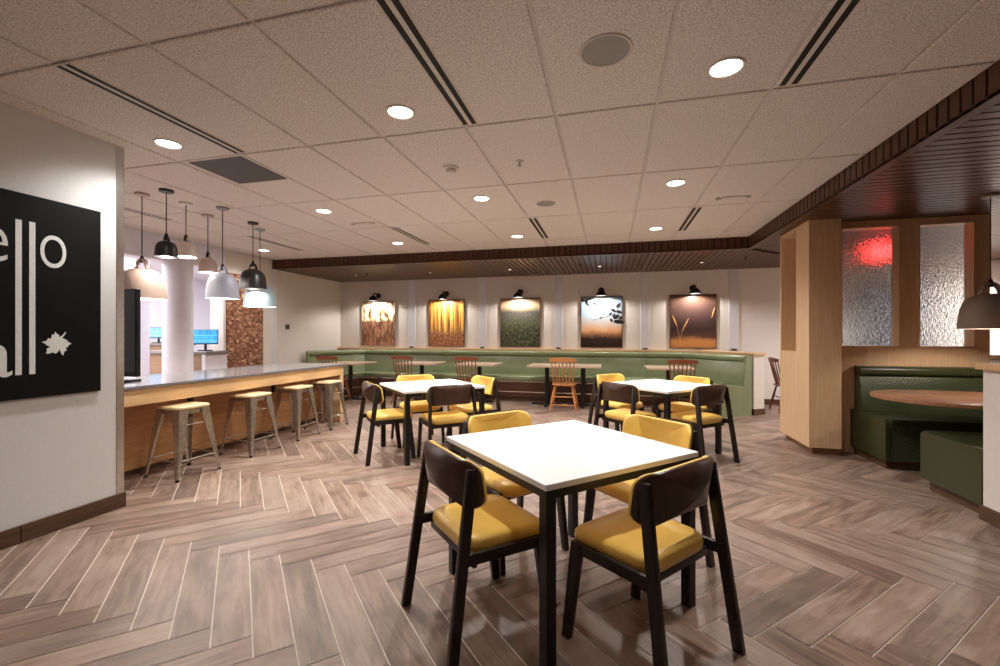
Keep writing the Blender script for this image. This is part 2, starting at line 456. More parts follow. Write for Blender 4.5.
# ------------------------------------------------------------------ ceiling : lay-in tiles on a grid
def ceiling():
    b = MB()
    x0s = [-.95 + .6165 * k for k in range(-9, 6)]; y0s = [1.63 + 1.18 * k for k in range(-5, 6)]
    x0s = sorted([x for x in x0s if -6.15 < x < XR] + [-6.15, XR]); y0s = sorted([y for y in y0s if YN < y < YF] + [YN, YF])
    g, ch = .010, .006
    for xa, xb in zip(x0s, x0s[1:]):
        for ya, yb in zip(y0s, y0s[1:]):
            if xb - xa < .03 or yb - ya < .03: continue
            X0, X1, Y0, Y1 = xa + g, xb - g, ya + g, yb - g
            if X1 <= X0 + .02 or Y1 <= Y0 + .02: continue
            v = [(X0, Y0, ZC + .012), (X1, Y0, ZC + .012), (X1, Y1, ZC + .012), (X0, Y1, ZC + .012),
                 (X0, Y0, ZC + .004), (X1, Y0, ZC + .004), (X1, Y1, ZC + .004), (X0, Y1, ZC + .004),
                 (X0 + ch, Y0 + ch, ZC), (X1 - ch, Y0 + ch, ZC), (X1 - ch, Y1 - ch, ZC), (X0 + ch, Y1 - ch, ZC)]
            b.add(v, [(0, 1, 5, 4), (1, 2, 6, 5), (2, 3, 7, 6), (3, 0, 4, 7), (4, 5, 9, 8), (5, 6, 10, 9), (6, 7, 11, 10), (7, 4, 8, 11), (8, 9, 10, 11)])
    b.box(-6.15, YN, ZC + .010, XR, YF, ZC + .05, mi=1)
    return struct(b.build('ceiling', [M['ceil'], M['ceil_metal']]))
ceiling()

# ------------------------------------------------------------------ timber soffit
def soffit():
    b = MB()
    p, gp, th = .0905, .017, .022
    def clipbox(x0, y0, x1, y1, z0, z1, mi): b.box(x0, y0, z0, x1, y1, z1, mi=mi)
    # dark backing
    b.box(XA, YF + .02, ZS + th, XE, YB, ZS + .03, mi=3)
    b.box(XR + .02, YN, ZS + th, XE, YF + .02, ZS + .03, mi=3)
    # back soffit boards run in depth
    x = XA
    while x < XE:
        x1 = min(x + p - gp, XE); xm = (x + x1) / 2
        y0 = YF + .075 + max(0, xm - XR)
        if y0 < YB - .05: b.box(x, y0, ZS, x1, YB, ZS + th, mi=1)
        x += p
    y = YN
    while y < YB:
        y1 = min(y + p - gp, YB); ym = (y + y1) / 2
        x0 = XR + .075 + max(0, ym - YF)
        if x0 < XE - .05: b.box(x0, y, ZS, XE, y1, ZS + th, mi=0)
        y += p
    # edge boards
    b.prism([(XA, YF), (XR, YF), (XR + .07, YF + .07), (XA, YF + .07)], ZS - .001, ZS + th, mi=0)
    b.prism([(XR, YN), (XR + .07, YN), (XR + .07, YF + .07), (XR, YF)], ZS - .001, ZS + th, mi=1)
    # fascia boards
    x = XA
    while x < XR - .02:
        b.box(x, YF, ZS, min(x + p - gp, XR), YF + .02, ZC + .01, mi=2); x += p
    b.box(XA, YF + .012, ZS, XR, YF + .03, ZC + .01, mi=3)
    y = YF
    while y > YN + .02:
        b.box(XR, max(y - p + gp, YN), ZS, XR + .02, y, ZC + .01, mi=2); y -= p
    b.box(XR + .012, YN, ZS, XR + .03, YF, ZC + .01, mi=3)
    return struct(b.build('ceiling_soffit', [M['walnut_x'], M['walnut_y'], M['walnut_z'], M['black_matte']]))
soffit()

# ------------------------------------------------------------------ walls
def wallbox(name, x0, y0, z0, x1, y1, z1, mat='wall'):
    b = MB(); b.box(x0, y0, z0, x1, y1, z1); return struct(b.build(name, M[mat]))
wallbox('wall_left', XL - .26, YN, 0, XL, YL, ZC + .02, 'wallpaper')
wallbox('wall_back', XA - .3, YB, 0, XE, YB + .1, ZC)
wallbox('wall_near', XW, YN - .1, 0, XE, YN, ZC)
wallbox('wall_right', XE, YN, 0, XE + .1, YB + .1, ZC)
wallbox('wall_alcove', XA - .27, 5.87, 0, XA, YB, ZC + .02)
wallbox('wall_lobby_back', XW, YB, 0, XA - .3, YB + .1, 2.75, 'kitchen')
wallbox('wall_lobby_left', XW - .1, YN, 0, XW, YB + .1, 2.75, 'kitchen')
b = MB(); b.box(XW, YN, 2.66, -6.42, YB, 2.70); b.box(-6.42, YN, 2.36, -6.15, 5.87, ZC + .02)
struct(b.build('ceiling_lobby', M['kitchen']))
b = MB(); b.lathe([(0, 0), (.19, 0), (.19, 2.37), (0, 2.37)], (-6.20, 5.09, 0), 40); struct(b.build('wall_column', M['kitchen'], None, 40))
b = MB(); b.box(-7.0, 4.88, 0, -6.72, 5.08, 2.66, .01); struct(b.build('wall_column.001', M['kitchen']))
# skirtings, metal trims
b = MB()
for i, (ya, yb) in enumerate(((-3.2, -.98), (-.976, -.05), (-.046, .87), (.874, 1.9), (1.904, YL + .012))): b.box(XL, ya, 0, XL + .014, yb, .112, .003)
struct(b.build('baseboard_left', M['plinth_y']))
b = MB(); b.box(XA, 5.9, 0, XA + .014, 7.7, .1, .003); struct(b.build('baseboard_alcove', M['plinth_y']))
b = MB(); b.box(2.6, YB - .014, 0, XE, YB, .1, .003); struct(b.build('baseboard_back', M['plinth']))
b = MB(); b.box(XL - .27, YL - .05, .112, XL + .004, YL + .004, ZC, .002); struct(b.build('trim_1', M['steel']))
b = MB(); b.box(XA - .004, 6.93, 0, XA + .012, 7.05, ZS, .002); struct(b.build('trim_2', M['pilaster']))
# ledge along the back wall and angled end divider of the long bench
b = MB(); b.box(XA + .01, YB - .13, .965, 2.05, YB, 1.005, .004); struct(b.build('trim_3', M['oak_x']))

# glazed partition --------------------------------------------------
b = MB()
Y0, Y1 = YP, YP + .12
W1, W2, XP0, XP1, ZW0, ZW1 = (2.47, 3.04), (3.183, 3.69), 2.405, 3.81, 1.155, 2.49
b.box(XP0, Y0, 0, XP1, Y1, ZW0); b.box(XP0, Y0, ZW1, XP1, Y1, ZS)
for a, c in ((XP0, W1[0]), (W1[1], W2[0]), (W2[1], XP1)): b.box(a, Y0, ZW0, c, Y1, ZW1)
struct(b.build('wall_partition', M['oak_v']))
for i, (a, c) in enumerate((W1, W2)):
    f = MB(); t = .022
    f.box(a, Y0 - .012, ZW0, c, Y1, ZW0 + t); f.box(a, Y0 - .012, ZW1 - t, c, Y1, ZW1)
    f.box(a, Y0 - .012, ZW0 + t, a + t, Y1, ZW1 - t); f.box(c - t, Y0 - .012, ZW0 + t, c, Y1, ZW1 - t)
    fr = struct(f.build('window_%d' % (i + 1), M['oak_v']))
    g = MB(); g.box(a + t - .003, Y0 + .085, ZW0 + t - .003, c - t + .003, Y0 + .094, ZW1 - t + .003)
    g.build('pane', M['frost'], fr)
# pillar with side opening
b = MB()
b.box(2.1, 5.41, .075, 2.405, 5.75, ZS)
b.box(2.1, 5.75, .075, 2.36, 6.24, 1.10); b.box(2.1, 5.75, 2.505, 2.36, 6.24, ZS)
b.box(2.1, 6.20, 1.10, 2.36, 6.24, 2.505)
struct(b.build('wall_pillar', M['oak_v']))
g = MB(); g.box(2.335, 5.745, 1.095, 2.345, 6.205, 2.51); o = struct(g.build('window_3', M['frost']))
b = MB(); b.box(2.15, 5.46, 0, 2.405, 6.2, .08); struct(b.build('baseboard_pillar', M['plinth_light']))
# half wall continuing beyond the partition, with timber cap
b = MB(); b.box(XP1, Y0 + .02, 0, XE, Y1 - .02, 1.05); struct(b.build('wall_half_far', M['wall']))
b = MB(); b.box(XP1, Y0 - .01, 1.05, XE, Y1 + .01, 1.09, .004); struct(b.build('trim_4', M['oak_x']))
# half wall at right front
b = MB(); b.box(2.545, 3.60, .1, XE, 3.80, 1.055, .003); struct(b.build('wall_half_right', M['wall']))
b = MB(); b.box(2.515, 3.57, 1.055, XE, 3.83, 1.10, .004); struct(b.build('trim_5', M['oak_x']))
b = MB(); b.box(2.53, 3.585, 0, XE, 3.815, .1, .003); struct(b.build('baseboard_right', M['plinth']))
# hallway door behind the glazing
b = MB(); b.box(4.1, YB - .05, 0, 4.16, YB, 2.3); b.box(5.54, YB - .05, 0, 5.6, YB, 2.3); b.box(4.16, YB - .05, 2.24, 5.54, YB, 2.3); b.box(4.82, YB - .045, 0, 4.88, YB, 2.24)
d = struct(b.build('door_1', M['black_metal']))
b = MB(); b.box(4.16, YB - .025, 0, 4.82, YB - .005, 2.24); b.box(4.88, YB - .025, 0, 5.54, YB - .005, 2.24); b.build('glass_leaf', M['dark_glass'], d)
# angled divider at right end of the long bench
dv = Vector((2.25, 7.80)) ; dn = Vector((.827, .561)); dd = Vector((-.561, .827))
top = dv + dd * 1.40
b = MB(); b.prism([tuple(dv), tuple(dv + dn * .23), tuple(top + dn * .23), tuple(top)], .1, .965); struct(b.build('wall_divider', M['wall']))
b = MB(); q = dv - dd * .012
b.prism([tuple(q), tuple(q + dn * .242), tuple(top + dn * .242), tuple(top)], 0, .1); struct(b.build('baseboard_divider', M['plinth']))
b = MB(); q = dv - dd * .02 - dn * .02
b.prism([tuple(q), tuple(q + dn * .27), tuple(top + dn * .25), tuple(top - dn * .02)], .965, 1.005); struct(b.build('trim_6', M['oak_x']))

# ------------------------------------------------------------------ sign on left wall
def font_mesh(ch, y0, y1, z0, z1, depth=.006, weight=0):
    """glyph fitted into a box on the plane x=0 facing +x (reading along +y)"""
    cu = bpy.data.curves.new('glyph', 'FONT'); cu.body = ch; cu.extrude = .01; cu.resolution_u = 8; cu.offset = weight
    ob = bpy.data.objects.new('glyph', cu); COL.objects.link(ob)
    bpy.context.view_layer.update()
    me = bpy.data.meshes.new_from_object(ob.evaluated_get(bpy.context.evaluated_depsgraph_get()))
    V = [v.co.copy() for v in me.vertices]; F = [list(p.vertices) for p in me.polygons]
    bpy.data.objects.remove(ob); bpy.data.curves.remove(cu); bpy.data.meshes.remove(me)
    xs = [v.x for v in V]; ys = [v.y for v in V]
    sx = (y1 - y0) / (max(xs) - min(xs)); sy = (z1 - z0) / (max(ys) - min(ys))
    return [((v.z + .01) / .02 * depth, y0 + (v.x - min(xs)) * sx, z0 + (v.y - min(ys)) * sy) for v in V], F
sg = thing('wall_sign', 'large black sign with white lettering and leaf on the left wall', 'sign', (XL, 1.70, 1.54))
b = MB(); b.box(0, -.62, -.642, .022, .636, .643, .002); b.build('board', M['black_sign'], sg)
def on_sign(name, V, F, lab):
    m = MB(); m.add([(x * .4 + .022, y * .9989 - 1.70, 1.3 + (z - 1.3) * .9989 - 1.54) for x, y, z in V], F); o = m.build(name, M['letter'], sg); o['label'] = lab
on_sign('letter', *font_mesh('e', 1.690, 1.838, 1.737, 1.945, weight=-.012), 'white letter e')
on_sign('letter', *font_mesh('o', 1.993, 2.131, 1.739, 1.952, weight=-.012), 'white letter o')
on_sign('letter', *font_mesh('a', 1.705, 1.858, 1.042, 1.245), 'white letter a')
for ya, yb, zt in ((1.872, 1.902, 2.014), (1.938, 1.968, 2.014)):
    m = MB(); m.box(0, ya, 1.05, .006, yb, zt); on_sign('letter', m.v, m.f, 'tall white letter l shared by both lines')
leaf = [(-.078, .01), (-.052, .018), (-.045, .035), (-.030, .030), (-.022, .062), (-.012, .052), (-.008, .078), (.006, .056), (.012, .060), (.016, .038),
        (.024, .046), (.040, .062), (.046, .076), (.052, .072), (.044, .055), (.030, .036), (.044, .028), (.056, .022), (.060, .012), (.082, -.004), (.066, -.014), (.062, -.026),
        (.050, -.030), (.056, -.052), (.044, -.052), (.036, -.082), (.026, -.070), (.016, -.040), (.008, -.058), (-.006, -.068), (-.022, -.058), (-.034, -.066), (-.056, -.066), (-.050, -.048), (-.052, -.034), (-.032, -.022), (-.050, -.014), (-.060, -.002)]
m = MB(); m.prism(leaf, 0, .006)
on_sign('leaf', [(z, 2.078 + x, 1.243 + y) for x, y, z in m.v], m.f, 'white maple leaf')

# thermostat, sensor
b = MB(); b.box(XA, 7.29, 1.41, XA + .025, 7.385, 1.50, .006); tag(b.build('wall_thermostat', M['black_metal']), 'small black control box on the white alcove wall', 'thermostat')
b = MB(); b.box(-.64, YB - .02, 2.13, -.59, YB, 2.22, .004); tag(b.build('wall_sensor', M['ceil_metal']), 'small beige wall sensor just left of the branch picture', 'sensor')
# mosaic feature panel
b = MB(); b.box(XA + .001, 5.92, .1, XA + .022, 6.70, 2.34); tag(b.build('mosaic_panel', M['mosaic']), 'tall brown mosaic panel on the wall behind the counter', 'wall panel')

# ------------------------------------------------------------------ pilasters between pictures
for i, xc in enumerate((-4.35, -2.68, -1.03, .68, 2.28)):
    where = ('left of the golden forest picture', 'left of the green meadow picture', 'left of the branch picture', 'left of the wheat picture', 'right of the wheat picture, rightmost')[i]
    t = thing('wall_pilaster', 'silver metal strip on the back wall ' + where, 'wall trim', (xc, YB, 1.0), 0, 'metal strips between the pictures')
    b = MB(); b.box(-.085, -.018, .005, .085, 0, ZS - 1.0, .003); b.build('strip', M['pilaster'], t)
    b = MB(); b.box(-.045, -.06, .005, .045, -.018, .035, .004); b.build('base_bracket', M['black_metal'], t)

# ------------------------------------------------------------------ pictures with lamps
arts = [('grass', -5.19, .87, 'framed print of tall brown grass under a pale bright sky'),
        ('birch', -3.515, .84, 'framed print of golden birch forest with bare trunks'),
        ('meadow', -1.845, .865, 'framed print of a dim green meadow under mist'),
        ('dusk', -.165, .825, 'framed print of leafy branch against blue and orange dusk'),
        ('wheat', 1.56, .835, 'framed print of three wheat ears on dark brown')]
def picture(kind, xc, w, lab):
    z0, z1 = 1.04, 2.075
    t = thing('framed_print', lab, 'picture', (xc, YB, z0), 0, 'landscape prints on the back wall')
    h = z1 - z0
    b = MB(); e = .012
    b.box(-w / 2, -.035, 0, -w / 2 + e, 0, h); b.box(w / 2 - e, -.035, 0, w / 2, 0, h); b.box(-w / 2, -.035, 0, w / 2, 0, e); b.box(-w / 2, -.035, h - e, w / 2, 0, h)
    b.build('frame', M['steel'] if kind in ('grass',) else M['walnut_z'], t)
    b = MB(); b.box(-w / 2 + e, -.03, e, w / 2 - e, -.004, h - e); pr = b.build('print', M['art_' + kind], t)
    y = -.0305
    def flat(poly): return [(a * w - w / 2, y, c * h) for a, c in poly]
    def leafshape(m, cx, cz, l, wd, ang):
        n = 10; P = []
        for k in range(n):
            a = 2 * PI * k / n; u = math.cos(a) * l / 2; v = math.sin(a) * wd / 2 * (1 - .3 * math.cos(a))
            P.append((cx + (u * math.cos(ang) - v * math.sin(ang)), cz + (u * math.sin(ang) + v * math.cos(ang)) * w / h))
        m.add(flat(P) + [(a, q - .0006, c) for a, q, c in flat(P)], [list(range(n)), list(range(n, 2 * n))])
    if kind == 'dusk':
        m = MB()
        for P in ([(.98, .60), (.80, .66), (.62, .60), (.45, .57), (.27, .53)], [(.99, .66), (.85, .70), (.70, .76)], [(.99, .52), (.82, .60), (.70, .66)], [(.85, .70), (.93, .80)]):
            m.tube([(a * w - w / 2, y, c * h) for a, c in P], [.008, .007, .006, .005, .003][:len(P)], 6)
        for cx, cz, l, wd, an in ((.91, .82, .15, .09, 1.0), (.80, .72, .14, .07, -.6), (.93, .69, .14, .08, -.4), (.86, .60, .18, .09, .5), (.92, .50, .26, .10, -.15), (.72, .66, .10, .05, .8), (.74, .53, .10, .06, -1.1), (.50, .58, .08, .04, .4), (.96, .58, .1, .07, .9), (.80, .62, .1, .05, 1.3)):
            leafshape(m, cx, cz, l, wd, an)
        for cx, cz, l, wd, an in ((.16, .86, .16, .06, -.9), (.10, .92, .2, .06, -.2), (.34, .86, .10, .05, -.7), (.22, .95, .2, .05, .1)): leafshape(m, cx, cz, l, wd, an)
        m.build('print_branch', M['branch'], t)
    if kind == 'wheat':
        m = MB()
        for a0, c0, a1, c1 in ((.05, .62, .15, .42), (.41, .56, .26, .31), (.96, .75, .90, .56)):
            m = MB(); m.tube([((a0 + (a1 - a0) * k / 6) * w - w / 2, y, (c0 + (c1 - c0) * k / 6) * h) for k in range(7)], [.004, .010, .014, .015, .014, .011, .005], 6); m.build('printed_ear', M['ear'], t)
        m = MB(); m.tube([(.15 * w - w / 2, y, .42 * h), (.21 * w - w / 2, y, .2 * h), (.22 * w - w / 2, y, .03 * h)], .0025, 5); m.tube([(.26 * w - w / 2, y, .31 * h), (.23 * w - w / 2, y, .15 * h), (.22 * w - w / 2, y, .03 * h)], .0025, 5)
        m.build('printed_stalks', M['ear'], t)
    # lamp
    l = thing('picture_lamp', 'black wall lamp above the ' + {'grass': 'brown grass', 'birch': 'golden forest', 'meadow': 'green meadow', 'dusk': 'leafy branch', 'wheat': 'wheat'}[kind] + ' picture, lit', 'wall lamp', (xc, YB, 2.18), 0, 'lamps above the prints')
    b = MB(); b.lathe([(0, 0), (.058, 0), (.062, .012), (.055, .028), (.03, .036), (0, .038)], (0, 0, .02), 24, axis=(0, -1, 0)); b.build('wall_plate', M['black_metal'], l, 40)
    b = MB(); b.tube([(0, -.03, .02), (0, -.10, .05), (0, -.17, .06), (0, -.225, .045), (0, -.25, .0)], .014, 10); b.tube([(-.05, -.04, .02), (.05, -.04, .02)], .013, 8); b.build('arm', M['black_metal'], l, 40)
    b = MB(); b.lathe([(0, .0), (.025, .0), (.04, -.012), (.075, -.04), (.098, -.085), (.102, -.112), (.096, -.112), (.090, -.085), (.068, -.046), (.03, -.02), (0, -.018)], (0, -.25, .005), 28)
    sh = b.build('lamp_shade', M['black_metal'], l, 50)
    b = MB(); b.lathe([(0, -.02), (.012, -.03), (.02, -.05), (.014, -.066), (0, -.072)], (0, -.25, .005), 12); b.build('bulb', M['bulb'], sh, 180)
    light('POINT', 'picture_lamp_light', (xc, YB - .25, 2.105), 36, (1, .95, .88), shadow_soft_size=.02)
for a in arts: picture(*a)

# ------------------------------------------------------------------ long corner bench
def offset_path(P, d):
    """offset polyline to its right by d with mitres"""
    out = []
    for i, p in enumerate(P):
        p = Vector(p); ns = []
        if i > 0: a = (p - Vector(P[i - 1])).normalized(); ns.append(Vector((a.y, -a.x)))
        if i < len(P) - 1: a = (Vector(P[i + 1]) - p).normalized(); ns.append(Vector((a.y, -a.x)))
        if len(ns) == 2:
            m = (ns[0] + ns[1]).normalized(); out.append(p + m * d / m.dot(ns[0]))
        else: out.append(p + ns[0] * d)
    return out
def seg_sweep(mb, A, B, nA, nB, prof, g0=0, g1=0):
    """profile [(d,z)] swept along edge whose offset curves run A(d)->B(d)"""
    n = len(prof); V = []
    for fn, g in ((0, g0), (1, -g1)):
        for d, z in prof:
            a, b_ = nA(d), nB(d); t = (b_ - a).normalized()
            p = (a if fn == 0 else b_) + t * g
            V.append((p.x, p.y, z))
    F = [[k, (k + 1) % n, n + (k + 1) % n, n + k] for k in range(n)] + [list(range(n))[::-1], list(range(n, 2 * n))]
    mb.add(V, F)
def round_prof(pts, r, n=4):
    """round corners of a closed profile"""
    out = []; m = len(pts)
    for i in range(m):
        p = Vector(pts[i]); a = Vector(pts[i - 1]); c = Vector(pts[(i + 1) % m])
        rr = r[i] if isinstance(r, (list, tuple)) else r
        if rr <= 0: out.append(tuple(p)); continue
        ra = min(rr, (a - p).length * .49); rc = min(rr, (c - p).length * .49)
        s, e = p + (a - p).normalized() * ra, p + (c - p).normalized() * rc
        for k in range(n + 1):
            t = k / n; out.append(tuple((1 - t) ** 2 * s + 2 * t * (1 - t) * p + t * t * e))
    return out
def bench(name, label, P, breaks, mats, roll=True, strips=True, low=False, back_in=(0, 0)):
    """P: wall line (room on the right-hand side). breaks: fractions on each straight"""
    root = thing(name, label, 'booth seat', (P[0][0], P[0][1], 0))
    ox, oy = P[0]
    P = [(x - ox, y - oy) for x, y in P]
    seat_p = round_prof([(.10, .40), (.64, .40), (.655, .49), (.10, .485)], [.005, .02, .035, .01])
    back_p = round_prof([(.0, .47), (.17, .47), (.105, .862), (.0, .862)], [.0, .03, .025, 0])
    roll_p = round_prof([(.0, .862), (.125, .866), (.135, .955), (.02, .965), (0, .96)], [0, .03, .045, .01, 0])
    base_p = [(0, .085), (.62, .085), (.62, .40), (0, .40)]
    kick_p = [(0, 0), (.575, 0), (.575, .085), (0, .085)]
    strip_ps = [[(.618, .175), (.628, .175), (.628, .195), (.618, .195)], [(.618, .375), (.632, .375), (.632, .398), (.618, .398)]]
    segs = []
    for i in range(len(P) - 1):
        fr = [0] + list(breaks[i]) + [1]
        for a, c in zip(fr, fr[1:]): segs.append((i, a, c))
    def fnAB(i, a):
        def f(d):
            O = offset_path(P, d); return O[i].lerp(O[i + 1], a)
        if 0 < a < 1:
            def f(d):
                p0, p1 = Vector(P[i]), Vector(P[i + 1]); t = (p1 - p0).normalized(); return p0.lerp(p1, a) + Vector((t.y, -t.x)) * d
        return f
    k, ba, st = MB(), MB(), MB()
    for i in range(len(P) - 1):
        seg_sweep(k, None, None, fnAB(i, 0), fnAB(i, 1), kick_p); seg_sweep(ba, None, None, fnAB(i, 0), fnAB(i, 1), base_p)
        if strips:
            for sp in strip_ps: seg_sweep(st, None, None, fnAB(i, 0), fnAB(i, 1), sp)
    k.build('plinth', mats['plinth'], root); ba.build('front_panel', mats['panel'], root)
    if strips: st.build('metal_strip', M['chrome'], root)
    for i, a, c in segs:
        for nm, pr, mt in (('seat_cushion', seat_p, mats['seat']), ('backrest', back_p, mats['back'])) + ((('top_roll', roll_p, mats['seat']),) if roll else ()):
            m = MB(); e = nm != 'seat_cushion'; seg_sweep(m, None, None, fnAB(i, a), fnAB(i, c), pr, .003 + (back_in[0] if e and i == 0 and a == 0 else 0), .003 + (back_in[1] if e and i == len(P) - 2 and c == 1 else 0)); m.build(nm, mt, root, 35)
    # upholstered end panels
    for i, a, s in ((0, 0, -1), (len(P) - 2, 1, 1)):
        f0 = fnAB(i, a); t = (Vector(P[i + 1]) - Vector(P[i])).normalized() * s
        pr = [(0, .085), (.63, .085), (.63, .40), (.63, .46), (.60, .485), (0, .485)] if low else [(0, 0.0), (.62, 0), (.62, .46), (.16, .48), (.12, .955), (0, .955)]
        V = [(f0(d).x, f0(d).y, z) for d, z in pr] + [(f0(d).x + t.x * .035, f0(d).y + t.y * .035, z) for d, z in pr]; n = len(pr)
        m = MB(); m.add(V, [list(range(n)), list(range(n, 2 * n))] + [[q, (q + 1) % n, n + (q + 1) % n, n + q] for q in range(n)])
        m.build('end_panel', mats['seat'], root)
    return root
def frac(x): return (x + 5.45) / (1.40 + 5.45)
bench('corner_booth', 'long sage green padded corner bench along the back wall', [(-6.14, 7.86), (-5.45, 8.965), (1.40, 8.965), (2.19, 7.80)],
      [[], [frac(-4.35), frac(-2.68), frac(-1.03), frac(.68)], []], dict(plinth=M['plinth'], panel=M['walnut_x'], seat=M['green'], back=M['green']))
gm = dict(plinth=M['plinth'], panel=M['green_quilt'], seat=M['green_seat'], back=M['green_quilt'])
bench('booth_bench', 'olive quilted bench under the frosted windows at right', [(2.60, 5.585), (6.3, 5.585)], [[.5]], gm, strips=False, low=True)
bench('booth_bench', 'olive quilted bench backing onto the low white wall at right', [(6.3, 3.84), (2.60, 3.84)], [[.5]], gm, strips=False, low=True, back_in=(0, .16))

# booth table (rounded end)
t = thing('booth_table', 'warm brown round-ended table between the two olive benches', 'table', (3.25, 4.68, 0))
out = rrect(1.78, 1.02, .5, 12)
b = MB(); b.prism(out, .722, .752, .004); b.build('tabletop', M['booth_table'], t, 40)
b = MB(); b.lathe([(0, .04), (.038, .04), (.038, .70), (.12, .71), (.12, .722), (0, .722)], (.2, 0, 0), 20); b.build('pedestal', M['black_metal'], t, 40)
b = MB(); b.lathe([(0, 0), (.21, 0), (.21, .012), (.06, .035), (.04, .05), (0, .05)], (.2, 0, 0), 28); b.build('base', M['black_metal'], t, 40)

# ------------------------------------------------------------------ white tables
def white_table(x, y, lab):
    t = thing('dining_table', lab, 'table', (x, y, 0), PI / 4, 'square white tables')
    b = MB(); b.box(-.455, -.455, .715, .455, .455, .74, .004, 2); b.build('tabletop', M['white'], t)
    b = MB()
    for s in (-1, 1):
        b.box(-.44, s * .43 - .012, .678, .44, s * .43 + .012, .715); b.box(s * .43 - .012, -.44, .678, s * .43 + .012, .44, .715)
    b.build('apron_frame', M['black_metal'], t)
    for sx in (-1, 1):
        for sy in (-1, 1):
            b = MB(); b.box(sx * .422 - .024, sy * .422 - .024, 0, sx * .422 + .024, sy * .422 + .024, .715, .002); b.build('leg', M['black_metal'], t)
    return t
TABLES = [((-.23, 2.256), 'square white table nearest the camera, black legs'), ((-1.955, 4.575), 'square white table near the metal stools, black legs'), ((.555, 5.20), 'square white table nearest the wood pillar, black legs')]
for (x, y), lab in TABLES: white_table(x, y, lab)

# ------------------------------------------------------------------ yellow chairs
def yellow_chair():
    t = thing('dining_chair', '', 'chair')
    out = rrect(.45, .415, .08, 6, .08)
    def seatmap(s, q, off):
        drop = -.018 * max(0, (q - .12) / .1) ** 2 if q > .12 else 0
        dish = -.010 * (1 - min(1, (s / .22) ** 2)) * (1 - min(1, (q / .22) ** 2))
        return (s, q + .036, off + .008 + drop + (dish if off > .445 else 0))
    b = MB(); b.pad(out, seatmap, [(0, .388), (.6, .389), (.90, .394), (.97, .406), (1.0, .430), (.985, .450), (.94, .460), (.86, .466), (.6, .470), (.3, .471), (0, .471)])
    b.build('seat', M['yellow'], t, 180)
    # backrest : shell and pad, bowed backwards in plan
    def bmap(y0, dirn):
        def f(s, q, off):
            lean = -(q) * .16
            return (s * .985, -.185 + lean + .0 + 1.8 * s * s - .045 + off, .694 + q)
        return f
    out = rrect(.50, .205, .06, 6)
    b = MB(); b.pad(out, bmap(0, 1), [(0, -.012), (.35, -.012), (.7, -.012), (.97, -.012), (1, -.007), (1, .002), (.9, .004), (.5, .004), (0, .004)]); b.build('back_shell', M['shell'], t, 60)
    b = MB(); b.pad([(x * .985, y * .97) for x, y in out], bmap(0, 1), [(0, .003), (.5, .003), (.95, .003), (1.0, .008), (1.005, .018), (.98, .026), (.9, .031), (.6, .033), (0, .034)]); b.build('back_pad', M['yellow'], t, 180)
    for s in (-1, 1):
        # rear leg : tapered board leaning back towards the floor
        b = MB()
        b.bar((s * .262, -.262, 0), (s * .228, -.156, .765), .030, .044, .026, .046, bev=.005)
        b.build('leg', M['legs'], t, 30)
        b = MB(); b.bar((s * .238, .225, 0), (s * .226, .172, .425), .030, .040, .032, .056, bev=.005); b.build('leg', M['legs'], t, 30)
        b = MB(); b.bar((s * .236, -.22, .412), (s * .228, .185, .402), .045, .022, bev=.003); b.build('side_rail', M['legs'], t, 30)
    b = MB(); b.bar((-.22, .16, .385), (.22, .16, .385), .04, .02, bev=.003); b.bar((-.225, -.14, .385), (.225, -.14, .385), .04, .02, bev=.003); b.build('cross_rail', M['legs'], t, 30)
    return t
proto = yellow_chair(); used = False
tn = ('nearest white table', 'white table by stools', 'white table by pillar')
sides = [('SW', (-.342, -.342), -PI / 4), ('SE', (.36, -.315), PI / 4), ('NE', (.335, .335), 3 * PI / 4), ('NW', (-.335, .335), -3 * PI / 4)]
txt = {'SW': 'with brown back towards us, near left side of ', 'SE': 'with brown back towards us, near right side of ', 'NE': 'facing us, far right side of ', 'NW': 'facing us, far left side of '}
offs = {(0, 'SW'): (-.01, .01, 0), (0, 'SE'): (.016, -.008, .1), (0, 'NE'): (.075, .07, 0), (0, 'NW'): (-.02, .03, .08), (1, 'SW'): (-.03, .0, 0), (1, 'SE'): (-.05, .0, -.08), (1, 'NE'): (.05, .03, .04), (1, 'NW'): (.02, .02, -.05), (2, 'SW'): (-.03, 0, .03), (2, 'SE'): (-.03, .0, -.03), (2, 'NE'): (-.02, .03, 0), (2, 'NW'): (-.12, .12, .03)}
for i, ((tx, ty), _) in enumerate(TABLES):
    for nm, (dx, dy), rz in sides:
        lab = 'yellow padded chair ' + txt[nm] + tn[i]
        ox, oy, orz = offs.get((i, nm), (random.uniform(-.015, .015), random.uniform(-.015, .015), random.uniform(-.04, .04)))
        loc = (tx + dx + ox, ty + dy + oy, 0)
        if not used:
            proto.location = loc; proto.rotation_euler = (0, 0, rz + orz); proto['label'] = lab; proto['group'] = 'yellow chairs round the white tables'; used = True
        else: dup(proto, loc, rz + orz, lab, 'yellow chairs round the white tables')

